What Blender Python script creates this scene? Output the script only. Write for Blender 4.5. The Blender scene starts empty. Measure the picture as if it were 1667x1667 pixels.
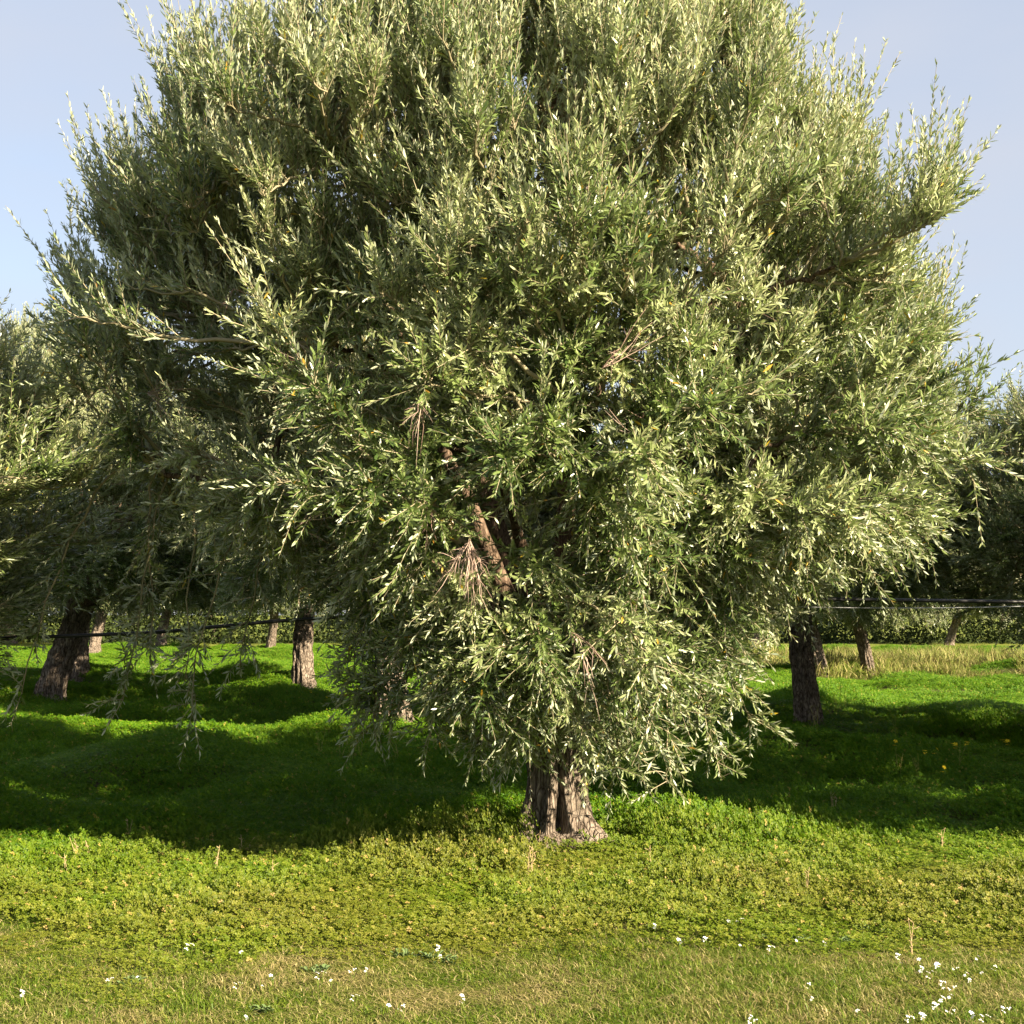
import bpy, math
import numpy as np
from mathutils import Vector

# ------------------------------------------------------------------ camera, world, sun, exposure
sc = bpy.context.scene
COL = sc.collection
F_PX, W_PX = 2290.0, 1667.0
CAM_H, PITCH = 1.55, math.radians(4.17)
cam_d = bpy.data.cameras.new("camera")
cam_d.sensor_width = 36.0
cam_d.lens = F_PX / W_PX * 36.0
cam_d.clip_start, cam_d.clip_end = 0.05, 6000.0
cam = bpy.data.objects.new("camera", cam_d)
cam.location = (0, 0, CAM_H)
cam.rotation_euler = (math.radians(90) + PITCH, 0, 0)
COL.objects.link(cam)
sc.camera = cam

SUN_EL = math.radians(27.0)
SUN_AZ = math.radians(128.0)            # clockwise from +Y (straight ahead): behind the camera, to the right
S = Vector((math.sin(SUN_AZ) * math.cos(SUN_EL), math.cos(SUN_AZ) * math.cos(SUN_EL), math.sin(SUN_EL)))
sun_d = bpy.data.lights.new("sun", 'SUN')
sun_d.energy = 5.0
sun_d.angle = math.radians(0.5)
sun_d.color = (1.0, 0.85, 0.62)
sun = bpy.data.objects.new("sun", sun_d)
sun.rotation_euler = S.to_track_quat('Z', 'Y').to_euler()
sun.location = (30, -20, 30)
COL.objects.link(sun)

w = bpy.data.worlds.new("World")
sc.world = w
w.use_nodes = True
nt = w.node_tree
nt.nodes.clear()
out = nt.nodes.new("ShaderNodeOutputWorld")
bg = nt.nodes.new("ShaderNodeBackground")
sky = nt.nodes.new("ShaderNodeTexSky")
sky.sky_type = 'NISHITA'
sky.sun_disc = False
sky.sun_elevation = SUN_EL
sky.sun_rotation = SUN_AZ
sky.dust_density = 1.0
bg.inputs[1].default_value = 0.058
tc = nt.nodes.new("ShaderNodeTexCoord")
mp = nt.nodes.new("ShaderNodeMapping")
mp.inputs['Scale'].default_value = (1.0, 1.0, 3.2)
nz = nt.nodes.new("ShaderNodeTexNoise")
nz.inputs['Scale'].default_value = 2.2
nz.inputs['Detail'].default_value = 5.0
nz.inputs['Roughness'].default_value = 0.5
cr = nt.nodes.new("ShaderNodeValToRGB")
cr.color_ramp.elements[0].position = 0.33
cr.color_ramp.elements[0].color = (0.55, 0.55, 0.55, 1)
cr.color_ramp.elements[1].position = 0.72
cr.color_ramp.elements[1].color = (0.95, 0.95, 0.95, 1)
mx = nt.nodes.new("ShaderNodeMix")
mx.data_type = 'RGBA'
CLOUD = mx.inputs[7]
CLOUD.default_value = (2.80, 2.95, 3.35, 1)       # thin pale cloud veil, in the sky's own radiance
nt.links.new(tc.outputs['Generated'], mp.inputs[0])
nt.links.new(mp.outputs[0], nz.inputs['Vector'])
nt.links.new(nz.outputs[0], cr.inputs[0])
nt.links.new(cr.outputs[0], mx.inputs[0])
nt.links.new(sky.outputs[0], mx.inputs[6])
nt.links.new(mx.outputs[2], bg.inputs[0])
nt.links.new(bg.outputs[0], out.inputs[0])

sc.view_settings.view_transform = 'Standard'
sc.view_settings.look = 'None'
sc.view_settings.exposure = 2.08
sc.view_settings.gamma = 1.0
sc.view_settings.use_curve_mapping = False
sc.cycles.max_bounces = 5
sc.cycles.diffuse_bounces = 4
sc.cycles.transparent_max_bounces = 4

# ------------------------------------------------------------------ helpers
rng = np.random.default_rng(11)

def norm(v):
    return v / np.maximum(np.linalg.norm(v, axis=-1, keepdims=True), 1e-9)

def ray(px, py):
    u, v = (px - 833.5) / F_PX, (833.5 - py) / F_PX
    c, s = math.cos(PITCH), math.sin(PITCH)
    return np.array([u, c - v * s, s + v * c])

def at_depth(px, py, d):
    r = ray(px, py)
    return np.array([0, 0, CAM_H]) + r * (d / r[1])

_g = np.random.default_rng(5)
_K = []
for i in range(26):
    lam = _g.uniform(1.1, 4.5)
    th = _g.normal(math.pi / 2, 0.75)
    _K.append((2 * math.pi / lam * math.cos(th), 2 * math.pi / lam * math.sin(th), _g.uniform(0, 6.28), lam ** 0.8))
_A = sum(k[3] ** 2 for k in _K) ** 0.5
MOUNDS = []          # x, y, height, sigma

def hgt(x, y):
    x = np.asarray(x, float); y = np.asarray(y, float)
    h = np.zeros_like(x + y)
    for kx, ky, p, a in _K:
        h = h + a * np.sin(kx * x + ky * y + p)
    h = h / _A
    amp = 0.022 + 0.15 * np.clip((y - 9.0) / 5.0, 0, 1)
    fade = np.clip((90 - np.hypot(x, y)) / 40, 0, 1)
    h = h * amp * fade
    for mx_, my_, mh, ms in MOUNDS:
        h = h + mh * np.exp(-((x - mx_) ** 2 + (y - my_) ** 2) / (2 * ms * ms))
    return h

def to_ground(px, py):
    """first point where the ray through a photo pixel meets the ground"""
    r = ray(px, py)
    t = np.arange(3.0, 80.0, 0.02)
    P = np.array([0, 0, CAM_H]) + r * t[:, None]
    below = P[:, 2] <= hgt(P[:, 0], P[:, 1])
    return P[int(np.argmax(below))] if below.any() else P[-1]

def mesh_from(name, V, loops, starts, totals, mats, midx=None, smooth=False, attrs=None):
    me = bpy.data.meshes.new(name)
    V = np.asarray(V, np.float32)
    me.vertices.add(len(V)); me.vertices.foreach_set("co", V.ravel())
    me.loops.add(len(loops)); me.loops.foreach_set("vertex_index", np.asarray(loops, np.int32))
    me.polygons.add(len(starts))
    me.polygons.foreach_set("loop_start", np.asarray(starts, np.int32))
    me.polygons.foreach_set("loop_total", np.asarray(totals, np.int32))
    for m in mats: me.materials.append(m)
    if midx is not None: me.polygons.foreach_set("material_index", np.asarray(midx, np.int32))
    if smooth is True: me.polygons.foreach_set("use_smooth", np.ones(len(starts), bool))
    elif smooth is not False: me.polygons.foreach_set("use_smooth", np.asarray(smooth, bool))
    for k, a in (attrs or {}).items():
        at = me.attributes.new(k, 'FLOAT', 'POINT')
        at.data.foreach_set("value", np.asarray(a, np.float32))
    me.update(calc_edges=True)
    return me

class MB:
    """collects vertices and faces (arrays) with a material index and a tint per vertex"""
    def __init__(s): s.V = []; s.L = []; s.T = []; s.M = []; s.A = []; s.S = []; s.n = 0
    def add(s, V, faces, m=0, tint=0.5, smooth=False):
        V = np.asarray(V, float).reshape(-1, 3)
        faces = np.asarray(faces, np.int64)
        s.V.append(V); s.L.append((faces + s.n).ravel())
        s.T.append(np.full(len(faces), faces.shape[1])); s.M.append(np.full(len(faces), m))
        s.S.append(np.full(len(faces), smooth))
        t = np.asarray(tint, float)
        s.A.append(np.broadcast_to(t, (len(V),)) if t.ndim == 0 else t)
        s.n += len(V)
    def extra(s, base, faces, m=0, smooth=False):
        faces = np.asarray(faces, np.int64)
        s.L.append((faces + base).ravel()); s.T.append(np.full(len(faces), faces.shape[1]))
        s.M.append(np.full(len(faces), m)); s.S.append(np.full(len(faces), smooth))
    def mesh(s, name, mats):
        T = np.concatenate(s.T)
        st = np.concatenate([[0], np.cumsum(T)[:-1]])
        return mesh_from(name, np.concatenate(s.V), np.concatenate(s.L), st, T, mats,
                         np.concatenate(s.M), np.concatenate(s.S), {'tint': np.concatenate(s.A)})

def link(name, me, parent=None):
    o = bpy.data.objects.new(name, me)
    COL.objects.link(o)
    if parent is not None: o.parent = parent
    return o

def tag(o, label=None, cat=None, group=None, kind=None):
    if label: o['label'] = label
    if cat: o['category'] = cat
    if group: o['group'] = group
    if kind: o['kind'] = kind
    return o

def tube_arrays(P, R, sides=6, cap=True):
    P = np.asarray(P, float); R = np.asarray(R, float); n = len(P)
    T = np.gradient(P, axis=0); T = norm(T)
    ref = np.array([0.31, 0.17, 0.93]) if abs(T[0, 2]) < 0.9 else np.array([1.0, 0.1, 0])
    u = norm(np.cross(T[0], ref))
    Us = [u]
    for i in range(1, n):
        u = u - T[i] * np.dot(u, T[i]); u = norm(u); Us.append(u)
    U = np.array(Us); Wv = np.cross(T, U)
    a = np.arange(sides) * 2 * math.pi / sides
    V = P[:, None] + (U[:, None] * np.cos(a)[None, :, None] + Wv[:, None] * np.sin(a)[None, :, None]) * R[:, None, None]
    i, j = np.meshgrid(np.arange(n - 1), np.arange(sides), indexing='ij')
    i = i.ravel(); j = j.ravel(); j2 = (j + 1) % sides
    Fq = np.stack([i * sides + j, i * sides + j2, (i + 1) * sides + j2, (i + 1) * sides + j], 1)
    return V.reshape(-1, 3), Fq

def add_tube(mb, P, R, sides=6, m=0, tint=0.5):
    V, Fq = tube_arrays(P, R, sides)
    b = mb.n
    mb.add(V, Fq, m, tint, True)
    e = len(V) - sides
    mb.extra(b, [[e + k for k in range(sides)]] if sides <= 4 else
             [[e, e + k, e + k + 1] for k in range(1, sides - 1)], m, True)

# ------------------------------------------------------------------ materials
def new_mat(name):
    m = bpy.data.materials.new(name); m.use_nodes = True
    t = m.node_tree; t.nodes.clear()
    return m, t

def N(t, kind, **kw):
    n = t.nodes.new(kind)
    for k, v in kw.items():
        if k in n.inputs: n.inputs[k].default_value = v
        else: setattr(n, k, v)
    return n

def ramp(t, src, stops):
    r = N(t, "ShaderNodeValToRGB")
    el = r.color_ramp.elements
    while len(el) < len(stops): el.new(0.5)
    for e, (p, c) in zip(el, stops):
        e.position = p; e.color = (*c, 1)
    t.links.new(src, r.inputs[0])
    return r.outputs[0]

def mixc(t, fac, a, b, mode='MIX'):
    m = N(t, "ShaderNodeMix"); m.data_type = 'RGBA'; m.blend_type = mode
    for sock, v in ((0, fac), (6, a), (7, b)):
        if isinstance(v, (int, float)): m.inputs[sock].default_value = v
        elif isinstance(v, tuple): m.inputs[sock].default_value = (*v, 1)
        else: t.links.new(v, m.inputs[sock])
    return m.outputs[2]

def attr(t, name='tint'):
    a = N(t, "ShaderNodeAttribute"); a.attribute_name = name
    return a.outputs['Fac']

def pos_noise(t, scale, detail=3.0, rough=0.55, stretch=None):
    g = N(t, "ShaderNodeNewGeometry")
    v = g.outputs['Position']
    if stretch:
        mp = N(t, "ShaderNodeMapping"); mp.inputs['Scale'].default_value = stretch
        t.links.new(v, mp.inputs[0]); v = mp.outputs[0]
    n = N(t, "ShaderNodeTexNoise"); n.inputs['Scale'].default_value = scale
    n.inputs['Detail'].default_value = detail; n.inputs['Roughness'].default_value = rough
    t.links.new(v, n.inputs['Vector'])
    return n.outputs[0]

def leafy(t, color, trans_color, trans, rough=0.5, spec=0.35):
    p = N(t, "ShaderNodeBsdfPrincipled")
    t.links.new(color, p.inputs['Base Color'])
    p.inputs['Roughness'].default_value = rough
    p.inputs['Specular IOR Level'].default_value = spec
    tr = N(t, "ShaderNodeBsdfTranslucent")
    if isinstance(trans_color, tuple): tr.inputs[0].default_value = (*trans_color, 1)
    else: t.links.new(trans_color, tr.inputs[0])
    m = N(t, "ShaderNodeMixShader"); m.inputs[0].default_value = trans
    t.links.new(p.outputs[0], m.inputs[1]); t.links.new(tr.outputs[0], m.inputs[2])
    o = N(t, "ShaderNodeOutputMaterial")
    t.links.new(m.outputs[0], o.inputs[0])

def olive_leaf_mat():
    m, t = new_mat("olive_leaf")
    a = attr(t)
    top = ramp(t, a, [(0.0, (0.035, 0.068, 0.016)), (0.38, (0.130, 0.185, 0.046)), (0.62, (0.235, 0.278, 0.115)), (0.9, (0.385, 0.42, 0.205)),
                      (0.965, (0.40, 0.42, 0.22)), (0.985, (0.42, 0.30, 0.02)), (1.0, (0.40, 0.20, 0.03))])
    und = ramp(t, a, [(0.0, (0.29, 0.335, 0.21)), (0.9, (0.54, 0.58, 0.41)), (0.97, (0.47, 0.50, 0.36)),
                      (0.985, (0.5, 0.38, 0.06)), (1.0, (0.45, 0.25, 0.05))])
    g = N(t, "ShaderNodeNewGeometry")
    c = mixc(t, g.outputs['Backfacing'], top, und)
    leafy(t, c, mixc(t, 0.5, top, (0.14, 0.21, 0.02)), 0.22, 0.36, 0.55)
    return m

def bark_mat(name, cols, scale=1.0, bump=0.9):
    m, t = new_mat(name)
    tc = N(t, "ShaderNodeTexCoord")
    mp = N(t, "ShaderNodeMapping"); mp.inputs['Scale'].default_value = (1, 1, 0.22)
    t.links.new(tc.outputs['Object'], mp.inputs[0])
    n1 = N(t, "ShaderNodeTexNoise"); n1.inputs['Scale'].default_value = 38 * scale
    n1.inputs['Detail'].default_value = 6; n1.inputs['Roughness'].default_value = 0.65
    n1.inputs['Distortion'].default_value = 0.6
    t.links.new(mp.outputs[0], n1.inputs['Vector'])
    n2 = N(t, "ShaderNodeTexNoise"); n2.inputs['Scale'].default_value = 6 * scale; n2.inputs['Detail'].default_value = 4
    t.links.new(tc.outputs['Object'], n2.inputs['Vector'])
    vo = N(t, "ShaderNodeTexVoronoi"); vo.feature = 'DISTANCE_TO_EDGE'; vo.inputs['Scale'].default_value = 30 * scale
    t.links.new(mp.outputs[0], vo.inputs['Vector'])
    c1 = ramp(t, n1.outputs[0], [(0.30, cols[0]), (0.52, cols[1]), (0.72, cols[2])])
    c2 = ramp(t, n2.outputs[0], [(0.35, (0.62, 0.6, 0.55)), (0.7, (1.1, 1.05, 1.0))])
    crack = ramp(t, vo.outputs['Distance'], [(0.0, (0.42, 0.37, 0.33)), (0.06, (0.9, 0.88, 0.86)), (0.2, (1.15, 1.13, 1.10))])
    c = mixc(t, 1.0, mixc(t, 1.0, c1, c2, 'MULTIPLY'), crack, 'MULTIPLY')
    p = N(t, "ShaderNodeBsdfPrincipled"); p.inputs['Roughness'].default_value = 0.9
    p.inputs['Specular IOR Level'].default_value = 0.15
    t.links.new(c, p.inputs['Base Color'])
    mr = N(t, "ShaderNodeMath"); mr.operation = 'MINIMUM'; mr.inputs[1].default_value = 0.12
    t.links.new(vo.outputs['Distance'], mr.inputs[0])
    ma = N(t, "ShaderNodeMath"); ma.operation = 'MULTIPLY_ADD'; ma.inputs[1].default_value = 4.0
    t.links.new(mr.outputs[0], ma.inputs[0]); t.links.new(n1.outputs[0], ma.inputs[2])
    b = N(t, "ShaderNodeBump"); b.inputs['Strength'].default_value = bump; b.inputs['Distance'].default_value = 0.05
    t.links.new(ma.outputs[0], b.inputs['Height'])
    t.links.new(b.outputs[0], p.inputs['Normal'])
    o = N(t, "ShaderNodeOutputMaterial"); t.links.new(p.outputs[0], o.inputs[0])
    return m

def twig_mat(name, a0, a1):
    m, t = new_mat(name)
    c = ramp(t, attr(t), [(0.0, a0), (1.0, a1)])
    p = N(t, "ShaderNodeBsdfPrincipled"); p.inputs['Roughness'].default_value = 0.7
    p.inputs['Specular IOR Level'].default_value = 0.25
    t.links.new(c, p.inputs['Base Color'])
    o = N(t, "ShaderNodeOutputMaterial"); t.links.new(p.outputs[0], o.inputs[0])
    return m

def plain_mat(name, col, rough=0.6, spec=0.3, trans=0.0):
    m, t = new_mat(name)
    n = pos_noise(t, 60.0, 2.0)
    c = ramp(t, n, [(0.3, tuple(x * 0.8 for x in col)), (0.7, tuple(min(1, x * 1.12) for x in col))])
    if trans > 0: leafy(t, c, col, trans, rough, spec)
    else:
        p = N(t, "ShaderNodeBsdfPrincipled"); p.inputs['Roughness'].default_value = rough
        p.inputs['Specular IOR Level'].default_value = spec
        t.links.new(c, p.inputs['Base Color'])
        o = N(t, "ShaderNodeOutputMaterial"); t.links.new(p.outputs[0], o.inputs[0])
    return m

def clover_mat():
    """lush yellow-green clover, drier and sandier in patches on the open ground to the right"""
    m, t = new_mat("clover_leaf")
    a = attr(t)
    lush_shade = ramp(t, a, [(0.0, (0.026, 0.100, 0.001)), (0.55, (0.092, 0.190, 0.002)), (0.93, (0.175, 0.25, 0.007)), (1.0, (0.33, 0.26, 0.05))])
    dry = ramp(t, a, [(0.0, (0.055, 0.078, 0.005)), (0.55, (0.150, 0.163, 0.018)), (0.9, (0.240, 0.230, 0.045)), (1.0, (0.40, 0.28, 0.11))])
    n = pos_noise(t, 0.55, 4.0, 0.6)
    g = N(t, "ShaderNodeNewGeometry"); sx = N(t, "ShaderNodeSeparateXYZ")
    t.links.new(g.outputs['Position'], sx.inputs[0])
    # drier open ground in front; the rest is coloured greener for its shade
    def mth(op, x, b, c=None):
        k = N(t, "ShaderNodeMath"); k.operation = op
        for i, v in enumerate((x, b, c)):
            if v is None: continue
            if isinstance(v, (int, float)): k.inputs[i].default_value = v
            else: t.links.new(v, k.inputs[i])
        return k.outputs[0]
    dx = mth('MULTIPLY', mth('SUBTRACT', sx.outputs[0], 1.6), 1 / 4.6)
    dy = mth('MULTIPLY', mth('MAXIMUM', mth('SUBTRACT', sx.outputs[1], 7.9), 0.0), 1 / 2.1)
    r2 = mth('ADD', mth('MULTIPLY', dx, dx), mth('MULTIPLY', dy, dy))
    msk = mth('SUBTRACT', 1.0, r2)
    msk = mth('MULTIPLY_ADD', mth('MULTIPLY', dx, dx), -0.12, mth('SUBTRACT', 1.0, mth('MULTIPLY', dy, dy)))
    fac = mth('MULTIPLY_ADD', msk, 0.9, mth('MULTIPLY', mth('SUBTRACT', n, 0.5), 2.4))
    k = N(t, "ShaderNodeClamp"); t.links.new(fac, k.inputs[0])
    c = mixc(t, k.outputs[0], lush_shade, dry)
    leafy(t, c, mixc(t, 0.5, c, (0.10, 0.25, 0.001)), 0.38, 0.5, 0.2)
    return m

def grass_mat(name="grass_blade", patchy=True):
    m, t = new_mat(name)
    a = attr(t)
    grn = ramp(t, a, [(0.0, (0.040, 0.090, 0.004)), (0.5, (0.110, 0.170, 0.012)), (0.80, (0.19, 0.225, 0.030)), (0.88, (0.34, 0.29, 0.12)), (1.0, (0.46, 0.38, 0.19))])
    dry = ramp(t, a, [(0.0, (0.10, 0.125, 0.015)), (0.45, (0.235, 0.215, 0.065)), (1.0, (0.48, 0.38, 0.19))])
    n = pos_noise(t, 1.6, 5.0, 0.7)
    c = mixc(t, ramp(t, n, [(0.44, (0, 0, 0)), (0.60, (1, 1, 1))]), grn, dry) if patchy else grn
    leafy(t, c, mixc(t, 0.5, c, (0.16, 0.22, 0.01)), 0.28, 0.5, 0.25)
    return m

def dry_grass_mat():
    m, t = new_mat("dry_grass_blade")
    c = ramp(t, attr(t), [(0.0, (0.08, 0.12, 0.012)), (0.6, (0.16, 0.18, 0.035)), (1.0, (0.33, 0.28, 0.12))])
    leafy(t, c, (0.35, 0.30, 0.10), 0.2, 0.6, 0.2)
    return m

def ground_mat():
    m, t = new_mat("meadow_ground")
    n1 = pos_noise(t, 1.3, 6.0, 0.65)
    n2 = pos_noise(t, 22.0, 4.0, 0.7)
    soil = ramp(t, n2, [(0.3, (0.035, 0.028, 0.012)), (0.7, (0.085, 0.066, 0.034))])
    moss = ramp(t, n2, [(0.3, (0.035, 0.060, 0.004)), (0.7, (0.085, 0.125, 0.008))])
    c = mixc(t, ramp(t, n1, [(0.40, (0, 0, 0)), (0.6, (1, 1, 1))]), moss, soil)
    # beyond the grove the sheet itself is the meadow
    g = N(t, "ShaderNodeNewGeometry"); sx = N(t, "ShaderNodeSeparateXYZ"); t.links.new(g.outputs['Position'], sx.inputs[0])
    mr = N(t, "ShaderNodeMapRange"); mr.inputs[1].default_value = 40; mr.inputs[2].default_value = 56
    t.links.new(sx.outputs[1], mr.inputs[0])
    far = ramp(t, n1, [(0.3, (0.10, 0.14, 0.012)), (0.7, (0.17, 0.18, 0.04))])
    c = mixc(t, mr.outputs[0], c, far)
    p = N(t, "ShaderNodeBsdfPrincipled"); p.inputs['Roughness'].default_value = 0.95
    p.inputs['Specular IOR Level'].default_value = 0.1
    t.links.new(c, p.inputs['Base Color'])
    b = N(t, "ShaderNodeBump"); b.inputs['Strength'].default_value = 0.8; b.inputs['Distance'].default_value = 0.04
    t.links.new(n2, b.inputs['Height']); t.links.new(b.outputs[0], p.inputs['Normal'])
    o = N(t, "ShaderNodeOutputMaterial"); t.links.new(p.outputs[0], o.inputs[0])
    return m

M_LEAF = olive_leaf_mat()
M_BARK = bark_mat("olive_bark", [(0.055, 0.038, 0.026), (0.27, 0.232, 0.200), (0.45, 0.405, 0.36)])
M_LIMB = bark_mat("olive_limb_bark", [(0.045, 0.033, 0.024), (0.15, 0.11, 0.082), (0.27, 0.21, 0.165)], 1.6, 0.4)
M_TWIG = twig_mat("olive_twig", (0.17, 0.155, 0.085), (0.38, 0.32, 0.21))
M_DEAD = twig_mat("dead_twig", (0.24, 0.155, 0.12), (0.46, 0.35, 0.29))
M_CLOV = clover_mat()
M_GRAS = grass_mat()
M_DRYG = dry_grass_mat()
M_TUFT = grass_mat('grass_tuft_blade', False)
M_GRND = ground_mat()
M_FAR = plain_mat('far_foliage', (0.036, 0.052, 0.014), 0.7, 0.1, 0.1)
M_PIPE = plain_mat("black_pipe", (0.012, 0.012, 0.013), 0.45, 0.4)
M_WIRE = plain_mat("steel_wire", (0.30, 0.31, 0.32), 0.4, 0.5)
M_PETAL = plain_mat("white_petal", (0.80, 0.80, 0.82), 0.6, 0.2, 0.15)
M_YPETAL = plain_mat("yellow_petal", (0.75, 0.55, 0.01), 0.6, 0.2, 0.15)
M_YEYE = plain_mat("flower_eye", (0.55, 0.45, 0.06), 0.7, 0.2)
M_STEM = plain_mat("green_stem", (0.12, 0.19, 0.02), 0.6, 0.25)
M_WEED = plain_mat("grey_green_weed", (0.115, 0.17, 0.06), 0.6, 0.25, 0.15)
M_DSTEM = plain_mat("dry_stem", (0.42, 0.31, 0.17), 0.8, 0.15)
M_STALK = plain_mat("pale_stalk", (0.30, 0.29, 0.07), 0.7, 0.2)

# ------------------------------------------------------------------ tree positions (x, y)
MAIN = to_ground(905, 1368)
TREES = [   # name kind, x, y, rot deg, scale (xy, z), label
    ('L', -7.0, 10.6, 150, (1.0, 0.86), "olive tree cut off by the left edge of the photo, bright leafy boughs reaching in beside the big tree"),
    ('R', 8.6, 12.6, 250, (1.0, 0.95), "olive tree outside the right edge, only a few dark leafy branch tips showing against the sky"),
]

MOUNDS += [(MAIN[0], MAIN[1], 0.05, 0.9)]
for px, py in ((75, 1142), (125, 1100), (1324, 1178), (495, 1114), (443, 1046)):
    p = to_ground(px, py)
    MOUNDS.append((p[0], p[1], 0.12, 1.0))
MAIN = to_ground(905, 1368)

# ------------------------------------------------------------------ ground
def axis(segs):
    return np.unique(np.concatenate(segs))
xs = axis([np.arange(-14, 14.01, 0.16), -np.geomspace(14, 2500, 42), np.geomspace(14, 2500, 42)])
ys = axis([np.arange(3, 26, 0.16), np.geomspace(26, 3000, 70), -np.geomspace(1, 300, 20) + 4])
X, Y = np.meshgrid(xs, ys, indexing='ij')
Z = hgt(X, Y)
nx, ny = X.shape
V = np.stack([X, Y, Z], -1).reshape(-1, 3)
i, j = np.meshgrid(np.arange(nx - 1), np.arange(ny - 1), indexing='ij')
i = i.ravel(); j = j.ravel()
Fq = np.stack([i * ny + j, (i + 1) * ny + j, (i + 1) * ny + j + 1, i * ny + j + 1], 1)
mb = MB(); mb.add(V, Fq, 0, 0.5, True)
tag(link("ground", mb.mesh("ground", [M_GRND])), kind='structure')

# ------------------------------------------------------------------ olive trees
def make_trunk(r_top, r_base, height, lean, lobes, cavity=None, seed=0, butt=()):
    """a gnarled, fluted trunk with a flared foot; lean(z)->xy; cavity=(theta, z0, z1, depth)"""
    g = np.random.default_rng(seed)
    nt_, nz_ = 168, 120
    zz = np.concatenate([[-0.30, -0.15], np.linspace(-0.05, height, nz_ - 2) ])
    th = np.arange(nt_) * 2 * math.pi / nt_
    TH, ZZ = np.meshgrid(th, zz)
    fl = np.exp(-np.clip(ZZ, -0.1, None) / 0.19)
    R = r_top + (r_base - r_top) * fl 
    k = np.zeros_like(R)
    for kk, amp, ph, tw in lobes:
        k += amp * np.cos(kk * TH + ph + tw * ZZ)
    R = R * (1 + k * (0.35 + 0.65 * fl))
    # fluting and bark ridges
    for q in range(7):
        kk = g.integers(5, 15)
        R += 0.006 * np.cos(kk * TH + g.uniform(0, 6.28) + g.normal(0, 3.0) * ZZ + 0.8 * np.sin(4 * ZZ + q))
    rid = np.zeros_like(R)
    for q in range(16):
        kk = g.integers(20, 52)
        rid += np.cos(kk * TH + g.uniform(0, 6.28) + g.normal(0, 9) * ZZ + 1.5 * np.sin(g.uniform(5, 14) * ZZ + q))
    R += 0.0055 * np.abs(rid) / 1.6 - 0.006
    for (tb, ab, wb, zb) in butt:
        dt = (TH - tb + math.pi) % (2 * math.pi) - math.pi
        R += ab * np.exp(-(dt / wb) ** 2) * np.exp(-np.clip(ZZ, -0.05, None) / zb)
    R *= 1 - 0.75 * np.clip((ZZ - height + 0.28) / 0.28, 0, 1) ** 2
    if cavity:
        for (tc_, z0, z1, dep, wd) in cavity:
            dt = (TH - tc_ + math.pi) % (2 * math.pi) - math.pi
            win = 1 / (1 + np.exp(-(ZZ - z0) / 0.012)) / (1 + np.exp((ZZ - z1) / 0.05))
            wz = wd * (1.1 - 0.55 * np.clip((ZZ - z0) / (z1 - z0), 0, 1))
            R = R - dep * np.exp(-(dt / wz) ** 4) * win
    R = np.maximum(R, 0.03)
    cx, cy = lean(zz)
    V = np.stack([cx[:, None] + R * np.cos(TH), cy[:, None] + R * np.sin(TH), ZZ], -1).reshape(-1, 3)
    n = len(zz)
    i, j = np.meshgrid(np.arange(n - 1), np.arange(nt_), indexing='ij')
    i = i.ravel(); j = j.ravel(); j2 = (j + 1) % nt_
    Fq = np.stack([i * nt_ + j, i * nt_ + j2, (i + 1) * nt_ + j2, (i + 1) * nt_ + j], 1)
    mb = MB(); mb.add(V, Fq, 0, 0.5, True)
    top = np.array([[cx[-1], cy[-1], height + 0.06]])
    b = mb.n
    mb.add(top, np.zeros((0, 3), int), 0)
    e = (n - 1) * nt_
    mb.extra(0, [[e + q, e + (q + 1) % nt_, b] for q in range(nt_)], 0, True)
    return mb.mesh("trunk", [M_BARK])

def bez(P0, P1, P2, P3, n):
    t = np.linspace(0, 1, n)[:, None]
    return (1 - t) ** 3 * P0 + 3 * (1 - t) ** 2 * t * P1 + 3 * (1 - t) * t * t * P2 + t ** 3 * P3

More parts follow.
